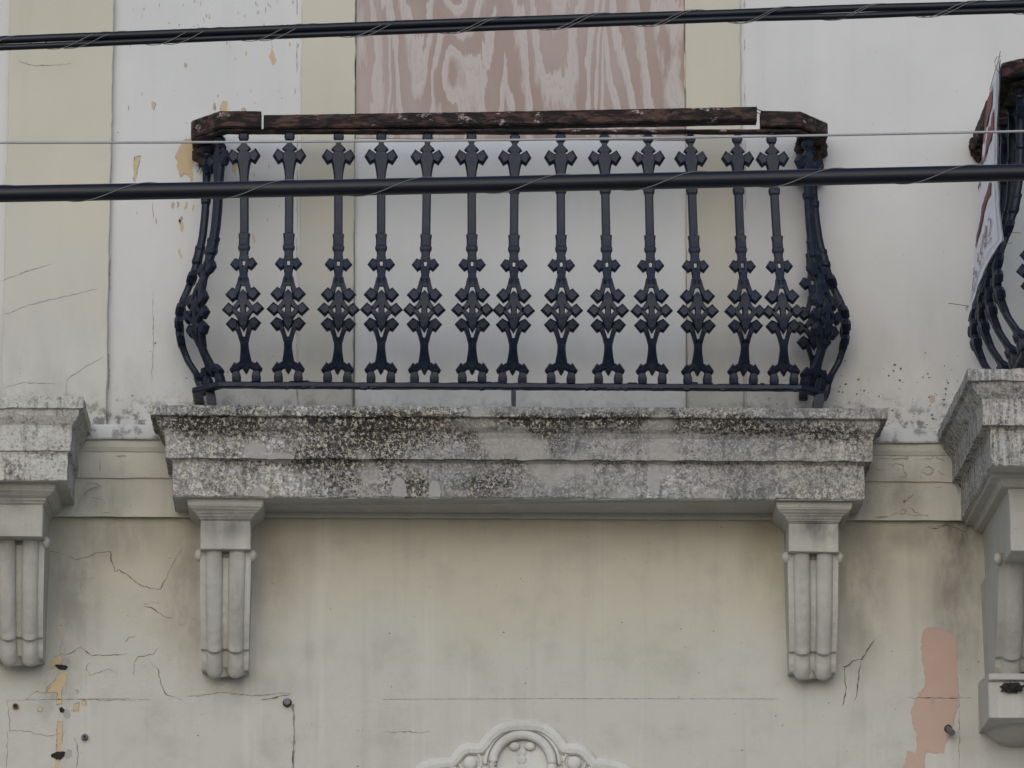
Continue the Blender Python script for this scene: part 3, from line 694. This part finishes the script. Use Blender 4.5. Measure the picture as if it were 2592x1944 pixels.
    both(loft, [(26,936,9,8),(26,945,9,9),(25.5,950,10,10),(25,957,11.5,11),(25,964,11.5,11),(25,971,10.5,10)])
    loft([(0,930,10,9),(0,940,7,9),(0,946,4,7),(0,950,1,4)])
    zb = zz(970, YRAIL)
    mb.v = [(x, y, z-zb) for x, y, z in mb.v]
    return mb, zb
mb, ZB = make_baluster()
proto = recalc(mb.build("baluster", m_iron)); bal_mesh = proto.data
col.objects.unlink(proto); bpy.data.objects.remove(proto)
H_BAL = zz(335, YRAIL)-ZB
first = {}
def baluster(parent, X, Y, z, rot=0.0, lean=0.0, sc_=1.0, label=None):
    o = bpy.data.objects.new("baluster", bal_mesh); col.objects.link(o)
    o.parent = parent; o.location = Vector((X, Y, z))-Vector(parent.location)
    o.rotation_euler = (0, lean, rot); o.scale = (sc_, sc_, sc_)
    if label: o["label"] = label
    return o
def sweep(mb, path, w_, h, z_of=None, jit=0.0, seed=0, step=0.02, rad=0.006, endcut=0):
    """rectangular bar swept along a plan path (x, y, ztop)"""
    pts = []
    for a, c in zip(path, path[1:]):
        a, c = Vector(a), Vector(c); k = max(1, int((c-a).length/step))
        for i in range(k): pts.append((a.lerp(c, i/k), (c-a)))
    pts.append((Vector(path[-1]), Vector(path[-1])-Vector(path[-2]))); rs = []
    for k, (p, d) in enumerate(pts):
        dp = pts[k-1][1] if k else d
        t = (d.normalized()+dp.normalized()); t.z = 0; t.normalize(); cosb = max(0.5, t.dot(Vector((d.x, d.y, 0)).normalized()))
        nrm = Vector((t.y, -t.x, 0))/cosb
        ring = []
        for (e, zo) in ((-1, 0), (-1, -1), (1, -1), (1, 0)):
            for (re, rz) in ((1, 0), (0, 1)) if (e, zo) in ((-1, 0), (1, -1)) else ((0, 1), (1, 0)):
                q = p+nrm*(e*(w_/2-rad*re))+Vector((0, 0, (zo*h)+(rad*(1-0) if False else 0)+(-rad if zo == 0 else rad)*rz))
                if jit: q += Vector((0, nz(q, 22, seed), 0))*jit+Vector((0, 0, nz(q, 26, seed+4)))*jit+Vector((0, 0, nz(q, 80, seed+1)))*jit*0.5
                ring.append(q)
        rs.append(ring)
    mb.rings(rs, 0, False)

# ------------------------------------------------------------------ railing of the middle balcony
rl = tag(empty("balcony_railing", (xx(1302), YRAIL, ZB)), "whole black iron railing on the middle balcony with a rotten handrail broken by gaps", "railing", "iron balcony railings")
XL, XR = xx(483, -.19, 305)+0.037, xx(2096, -.19, 305)-0.037
CH = 0.088
def cpath(x0, x1, zt0, zt1=None): pass
tops = [(617.5,624.6),(731,730),(855,854),(967,964),(1082,1074.5),(1194,1195),(1302,1297),(1419,1420),(1532,1540),(1639,1651),(1749,1765),(1867,1881),(1952,1984)]
for tx, bx in tops:
    X0, X1 = xx(bx, YRAIL, 968), xx(tx, YRAIL, 340)
    baluster(rl, X0, YRAIL+random.uniform(-0.004, 0.004), ZB, random.uniform(-0.09, 0.09), math.atan2(X1-X0, H_BAL)+random.uniform(-0.004, 0.004))
zoff = 0.0
YC = -0.225
baluster(rl, xx(548, YC, 968), YC, ZB, R(-52), 0.0); baluster(rl, xx(2052, YC, 968), YC, ZB, R(34), 0.0)
baluster(rl, xx(517, -.11, 968), -.11, ZB, R(-90)); baluster(rl, xx(2083, -.11, 968), -.11, ZB, R(90)).rotation_euler.x = -0.036
baluster(rl, xx(2056, -.02, 968), -0.035, ZB, 0.0, 0.0, 1.0)
# bottom rail and feet
zr = zz(968, -.30)
b = MB(); sweep(b, [(XL, -0.004, zr), (XL, -.19, zr), (XL+CH, YRAIL, zr), (XR-CH, YRAIL, zr), (XR, -.19, zr), (XR, -0.004, zr)], 0.036, 0.021, jit=0.0022, rad=0.004, seed=3)
for i in range(26):
    x = lerp(XL+0.1, XR-0.1, random.random()); b.sphere((x, YRAIL-0.012, zr-0.021), random.uniform(0.006, 0.018), 0.008, random.uniform(0.003, 0.008), 8, 5, jit=0.6, seed=i)
for i in range(20):
    x = lerp(XL+0.1, XR-0.1, random.random()); b.sphere((x, YRAIL-0.008, zr+0.001), random.uniform(0.008, 0.022), 0.01, random.uniform(0.002, 0.006), 8, 5, jit=0.6, seed=i+50)
recalc(b.build("bottom_rail", m_iron, rl, rl.location))
zst = zz(1030, Yf)
for (px, Y, wpx, dx) in ((532, -.21, 26, 0.014), (1300, YRAIL, 13, 0.0), (2074, -.21, 26, -0.012)):
    X = xx(px, Y, 1000); b = MB(); rs = []
    for k in range(7):
        t = k/6; z = lerp(zr-0.018, zst-0.004, t); h = wpx/1400*(1+0.1*math.sin(t*5)); ox = dx*t
        rs.append([(X+ox+h*math.cos(a)*1.2, Y+h*math.sin(a)*1.2, z) for a in [math.pi/4+i*math.pi/2 for i in range(4)]])
    b.rings(rs); recalc(b.build("foot", m_iron, rl, rl.location))
# handrail: iron flat bar under three pieces of rotten wood
WR = 0.072
zb0, zb1 = zz(329, -.31), zz(321, -.31)
def zbar(x): return lerp(zb0, zb1, (x-XL)/(XR-XL))
b = MB(); sweep(b, [(XL, -0.004, zb0), (XL, -.172, zb0), (XL+CH, YRAIL, zb0), (xx(1000, -.28), YRAIL, lerp(zb0, zb1, .3)-0.001), (XR-CH, YRAIL, zb1), (XR, -.172, zb1), (XR, -0.004, zb1)], 0.045, 0.009, jit=0.0012, rad=0.002, seed=9)
recalc(b.build("rail_bar", m_wood, rl, rl.location))
zt = zz(284, -.316); hh = zt-zb0+0.001
b = MB(); sweep(b, [(XL, -0.004, zt), (XL, -.172, zt), (XL+CH, YRAIL, zt), (xx(661, -.33, 290), YRAIL, zt)], WR, hh-0.001, jit=0.0018, seed=1)
o = recalc(b.build("handrail", m_wood, rl, rl.location)); o["label"] = "short end piece of the handrail turning the corner to the left wall end"
hL = zz(290, -.316, 665); hR = zz(269, -.316, 1915)
b = MB(); sweep(b, [(xx(667, -.33, 290), YRAIL, hL), (xx(1296, -.33, 290), YRAIL, zz(280.5, -.316)), (xx(1917, -.33, 290), YRAIL, hR)], WR, 0.052, jit=0.0016, seed=2)
o = recalc(b.build("handrail", m_wood, rl, rl.location)); o["label"] = "long middle piece of the handrail, lifted off its bar at one end"
b = MB(); sweep(b, [(xx(1927, -.33, 290), YRAIL, zb1+0.066), (XR-CH, YRAIL, zb1+0.064), (XR, -.172, zb1+0.060), (XR, -0.004, zb1+0.058)], WR, 0.058, jit=0.0018, seed=4)
o = recalc(b.build("handrail", m_wood, rl, rl.location)); o["label"] = "short end piece of the handrail turning the corner to the right wall end"
b = MB()
for (y0, y1, x0, x1) in ((276, 280, 1916, 1928), (282, 292, 1914, 1930)): b.tube([at(x0, y0, -.31), at((x0+x1)/2, (y0+y1)/2+1, -.312), at(x1, y1, -.31)], 0.0018, 6)
b.build("nail", m_rust, rl, rl.location)
for (px, py, seed) in ((528, 378, 3), (2052, 378, 8)):
    b = MB(); c = at(px, py, -0.05)
    b.sphere((c.x, -0.05, c.z), 0.055, 0.07, 0.075, 26, 18, jit=0.45, seed=seed)
    b.sphere((c.x+(0.01 if px < 1000 else -0.01), -0.075, c.z+0.03), 0.045, 0.06, 0.03, 18, 10, jit=0.5, seed=seed+2)
    for i in range(16):
        a = random.uniform(0, 6.3); p = Vector((c.x+0.045*math.cos(a), -0.03, c.z+0.05*math.sin(a)))
        b.tube([p, p+Vector((random.uniform(-.02, .02), random.uniform(-.01, 0), random.uniform(-.03, .01))), p+Vector((random.uniform(-.03, .03), -.005, random.uniform(-.05, .0)))], 0.0012, 5)
    recalc(b.build("rail_socket", m_dirt, rl, rl.location))

# ------------------------------------------------------------------ railing of the right balcony
zsR = zz(928, YR); ZBR = zz(862, -0.95)
YFR = -0.95
rr_ = tag(empty("balcony_railing", (xx(3400, YFR), YFR, ZBR)), "black iron railing cut off by the right edge with a white banner tied to it", "railing", "iron balcony railings")
XRR = xx(2598, YFR, 500)
SCR = 1.035
Hb = H_BAL*SCR
for Y in (-0.12, -0.36, -0.60, -0.84): baluster(rr_, XRR, Y, ZBR, R(-90), 0, SCR)
baluster(rr_, XRR+0.075, YFR+0.045, ZBR, R(-30), 0, SCR)
for k in range(1, 12): baluster(rr_, XRR+0.075+0.165*k, YFR-0.005, ZBR, 0, 0, SCR)
XE = XRR+0.075+0.165*12
zt = ZBR+Hb
b = MB(); sweep(b, [(XRR, -0.004, zt), (XRR, YFR+0.10, zt), (XRR+0.09, YFR, zt), (XE, YFR, zt)], 0.07, 0.018, jit=0.003, rad=0.004, seed=19); recalc(b.build("rail_bar", m_wood, rr_, rr_.location))
b = MB(); sweep(b, [(XRR-0.02, -0.004, zt+0.06), (XRR-0.02, YFR+0.07, zt+0.06), (XRR+0.06, YFR, zt+0.062), (XE, YFR, zt+0.062)], 0.10, 0.058, jit=0.0035, seed=14); recalc(b.build("handrail", m_wood, rr_, rr_.location))
b = MB(); sweep(b, [(XRR, -0.004, ZBR), (XRR, YFR+0.10, ZBR), (XRR+0.09, YFR, ZBR), (XE, YFR, ZBR)], 0.036, 0.021, jit=0.002, rad=0.004, seed=15); recalc(b.build("bottom_rail", m_iron, rr_, rr_.location))
for (X, Y) in ((XRR+0.04, YFR+0.06), (XRR+0.9, YFR), (XRR, -0.2)):
    b = MB(); b.box(X-0.016, X+0.016, Y-0.016, Y+0.016, zsR-0.004, ZBR-0.015); b.build("foot", m_iron, rr_, rr_.location)
b = MB(); c = at(2478, 372, -0.03); b.sphere((c.x, -0.02, c.z), 0.035, 0.05, 0.05, 18, 12, jit=0.6, seed=30); b.tube([at(2479, 370, -.06), at(2484, 320, -.08), at(2498, 255, -.12)], [0.02, 0.014, 0.004], 6)
recalc(b.build("rail_socket", m_dirt, rr_, rr_.location))

# ------------------------------------------------------------------ banner tied to the right railing
LE = [(0,2503,240,-.50),(.3,2486,390,-.42),(.62,2471,600,-.42),(1,2455,792,-.46)]
RE = [(0,2531,143,-1.015),(.35,2524,330,-1.02),(.6,2523,440,-1.02),(.8,2529,530,-1.03),(1,2537,608,-1.04)]
def bn(u, v):
    def e(T): return tuple(table([(r[0], r[i]) for r in T], v) for i in (1, 2, 3))
    a, c = e(LE), e(RE)
    bow = 0.0 if v < .6 else 14*(v-.6)/.4*math.sin(math.pi*u)
    return lerp(a[0], c[0], u)-0.3*bow, lerp(a[1], c[1], u)-bow*1.2, lerp(a[2], c[2], u)
NU, NV = 24, 40
b = MB(); F = []
for j in range(NV+1):
    F.append([at(*bn(i/NU, j/NV))+Vector((0.0025*nz((i, j, 0), .35, 3), 0, 0)) for i in range(NU+1)])
vs = [p for r in F for p in r]; W = NU+1
fs = [(j*W+i, j*W+i+1, (j+1)*W+i+1, (j+1)*W+i) for j in range(NV) for i in range(NU)]
b.add(vs, fs, 0, True)
b.add([p+Vector((0.004, 0, 0)) for p in vs], [f[::-1] for f in fs], 0, True)
bann = tag(b.build("banner", m_vinyl), "white banner with dark red hand lettering tied to the side of the right railing", "banner")
samp = [(bn(i/90, j/260), i/90, j/260) for i in range(91) for j in range(261)]
def onb(px, py, lift=0.004):
    q = min(samp, key=lambda s: (s[0][0]-px)**2+(s[0][1]-py)**2)
    p = at(px, py, q[0][2]); i, j = q[1]*NU, q[2]*NV
    return p+Vector((-lift, 0, 0))
def q1(l): return [(2442+x/5.53, 120+y/5.53) for x, y in l]
def q2(l): return [(2432+x/3.95, 400+y/3.95) for x, y in l]
b = MB()
for l in (q1([(400,520),(395,810),(340,1000),(320,1100),(300,1140),(315,900),(345,700),(375,600),(383,650),(390,560)]), q1([(420,850),(418,1150),(375,1300),(335,1400),(290,1600),(280,1640),(300,1450),(330,1200),(355,1080),(372,1180),(385,990),(405,900)]),
          q1([(300,980),(310,1080),(290,1250),(268,1375),(280,1220),(290,1080)]), q1([(265,1490),(270,1560),(262,1640),(248,1640),(258,1540)]), q2([(200,235),(205,260),(180,345),(185,280)]),
          q2([(310,240),(305,370),(270,420),(245,520),(205,700),(180,800),(155,900),(165,790),(200,640),(220,490),(250,390),(275,320),(290,250)])):
    l = jitter_line(l+[l[0]], 0.5, 4)[:-1]
    b.add([onb(*p) for p in l], [tuple(range(len(l)))], 0)
def stroke(l, wpx, mi=0):
    l = jitter_line(l, 0.1, 3)
    for a, c in zip(l, l[1:]):
        b.add([onb(a[0]-wpx, a[1]), onb(a[0]+wpx, a[1]), onb(c[0]+wpx, c[1]), onb(c[0]-wpx, c[1])], [(0, 1, 2, 3)], mi)
for l in ([(278,625),(298,597),(310,630),(300,740),(287,785)], [(315,790),(280,855)], [(262,670),(240,800),(275,770)], [(268,680),(258,890)], [(235,760),(225,860),(250,845),(245,905)], [(215,860),(205,960),(225,940),(222,1005)], [(185,950),(178,1040),(205,1020),(195,1075)], [(145,1090),(138,1170),(165,1130),(162,1195)], [(140,1190),(122,1330)]):
    stroke(q2(l), 0.8)
b.build("lettering", m_ink, bann)
b = MB()
stroke(q1([(468,350),(455,700),(440,1100),(432,1640)])+q2([(350,235),(358,480),(372,640),(388,815)]), 0.5)
stroke(q2([(388,815),(320,900),(270,970),(200,1120),(130,1350),(100,1440)]), 0.5)
b.build("border_line", m_line, bann)
for l, Y in ((q1([(500,50),(470,190),(430,310),(395,430),(350,600)]), -1.0), (q1([(500,125),(450,140),(420,200),(430,270),(460,330),(490,360)]), -1.02)):
    b = MB(); b.tube([at(x, y, Y) for x, y in l], 0.0012, 5); b.build("tie_wire", m_rust, bann)
def q3(l): return [(2392+x/4.15, 700+y/4.15) for x, y in l]
for l in ([(35,280),(140,295),(250,310)], [(250,310),(218,325),(222,360),(245,320)], [(300,315),(335,325)], [(310,340),(330,370),(340,400),(305,398)]):
    b = MB(); b.tube([at(x, y, -.22) for x, y in q3(l)], 0.0012, 5); b.build("tie_wire", m_rust, bann)
for l in ([(470,765),(530,745),(600,750)], [(435,850),(480,855),(520,848)]):
    b = MB(); b.tube([at(x, y, -1.05) for x, y in q2(l)], 0.0011, 5); b.build("tie_wire", m_rust, bann)

# ------------------------------------------------------------------ cables across the street front
YCAB = -3.0
SC_ = 700*18/15.0
def cabpts(yl, ym, yr, x0=-14, x1=14, n=280, dy=0.0, Y=YCAB):
    A, Bm, Cc = at(0, yl, Y), at(1296, ym, Y), at(2592, yr, Y); out = []
    for k in range(n+1):
        x = lerp(x0, x1, k/n); t = (x-A.x)/(Cc.x-A.x)
        lin = lerp(A.z, Cc.z, t); sag = Bm.z-lerp(A.z, Cc.z, (Bm.x-A.x)/(Cc.x-A.x)); s = (x-Bm.x)/(Cc.x-Bm.x)
        out.append(Vector((x, Y, lin+sag*(1-s*s))))
    return out
def along(pts, x):
    k = min(len(pts)-2, max(0, int((x-pts[0].x)/(pts[-1].x-pts[0].x)*(len(pts)-1)))); a, c = pts[k], pts[k+1]
    return a.lerp(c, (x-a.x)/(c.x-a.x))
def helix(pts, r, pitch, phase, x0=-5, x1=5, tw=0.0017, ry=None):
    out = []; n = int((x1-x0)/0.012)
    for k in range(n+1):
        x = lerp(x0, x1, k/n); p = along(pts, x); a = 2*math.pi*x/pitch+phase+0.9*mnoise.noise(Vector((x*0.9, phase, 1.5)))
        out.append(p+Vector((0, r*math.cos(a)*(ry or 1), -r*math.sin(a))))
    return out
lowp = cabpts(491, 466, 436)
rl_ = 21.5/SC_
cb = tag(empty("utility_cable", lowp[140]), "thick black cable with a single lashing wire crossing in front of the balusters", "cable", "overhead cables across the facade")
b = MB(); b.tube(lowp, rl_, 20); b.build("cable", m_rubber, cb, cb.location)
x210 = xx(300, YCAB, 485)
b = MB(); pit = 352/SC_; b.tube(helix(lowp, rl_+0.0012, pit, math.pi-2*math.pi*x210/pit), 0.0014, 6)
# lay the wire so that its front crossings climb to the right
b.build("lashing_wire", m_lash, cb, cb.location)
upp = cabpts(111, 60, 17)
cb = tag(empty("utility_cable", upp[140]), "bundle of two thin black cables lashed together across the top of the picture", "cable", "overhead cables across the facade")
for s in (0, 1):
    pp = []
    for p in upp:
        g = 0.0105+0.0045*max(0, mnoise.noise(Vector((p.x*1.6, 0, 4))))
        tw = 0.35*math.sin(p.x*2.1)
        pp.append(p+Vector((0, (1 if s else -1)*0.009*math.sin(tw), (1 if s else -1)*g*math.cos(tw))))
    b = MB(); b.tube(pp, (10.3 if s else 8.3)/SC_, 14); b.build("cable", m_rubber, cb, cb.location)
for ph in (0.3, 1.0):
    b = MB(); b.tube(helix(upp, 0.0240, 250/SC_, ph, ry=0.6), 0.0012, 6); b.build("lashing_wire", m_lash, cb, cb.location)
thin = cabpts(361, 354, 332)
b = MB(); b.tube(thin, 3.3/SC_, 8)
tag(b.build("guy_wire", m_steel, loc=thin[140]), "thin grey steel wire crossing just under the handrail", "wire", "overhead cables across the facade")

# ------------------------------------------------------------------ small fittings left in the wall
def bolt(px, py, r, L, mats, name, label, cat, dirn=(0, -1, 0), hollow=False):
    b = MB(); p = at(px, py, 0.0); d = Vector(dirn).normalized(); rr = r*0.85/700
    p0 = p+d*-0.01; rad = [rr, rr, rr*1.0, rr*0.9]
    b.tube([p0, p+d*L*0.5, p+d*L*0.95, p+d*L], rad, 12, 0, False)
    if hollow: b.tube([p+d*(L+0.0005), p+d*(L+0.0015)], rr*0.55, 10, 1, False)
    b.tube([p+Vector((0, -0.001, 0)), p+Vector((0, -0.004, 0))], rr*1.35, 14, 2, False)
    tag(recalc(b.build(name, mats, loc=p)), label, cat)
bolt(68/1.722, 980+1392/1.722, 8, 0.012, [m_rust, m_dark, m_ochre], "bolt", "small rusty bolt head in the wall below the left balcony corbel", "bolt", hollow=True)
bolt(370/1.722, 980+1527/1.722, 8, 0.02, [m_grey, m_dark, m_grey], "pipe_stub", "short hollow black pipe end sticking out beside the peeling ochre streak", "pipe", hollow=True)
bolt(727, 1779, 10, 0.03, [m_grey, m_dark, m_dirt], "bolt", "stubby grey bolt at the corner of the scored plaster panel below the left corbel", "bolt")
bolt(2400, 1845, 9, 0.06, [m_grey, m_grey, m_dirt], "bolt", "long threaded grey bolt drooping from the pink peeled patch", "bolt", (0.18, -1, -0.42))
b = MB(); c = at(2562, 1741, -.33)
b.sphere((c.x, -.335, c.z), 0.036, 0.012, 0.017, 18, 10, jit=0.7, seed=5); b.tube([(c.x+0.03, -.335, c.z), (c.x+0.055, -.335, c.z+0.016)], [0.006, 0.001], 5); b.tube([(c.x-0.03, -.335, c.z), (c.x-0.045, -.335, c.z+0.004)], [0.007, 0.002], 5)
tag(recalc(b.build("plastic_scrap", m_dark, loc=c)), "crumpled black scrap stuck on the foot of the right corbel", "scrap")
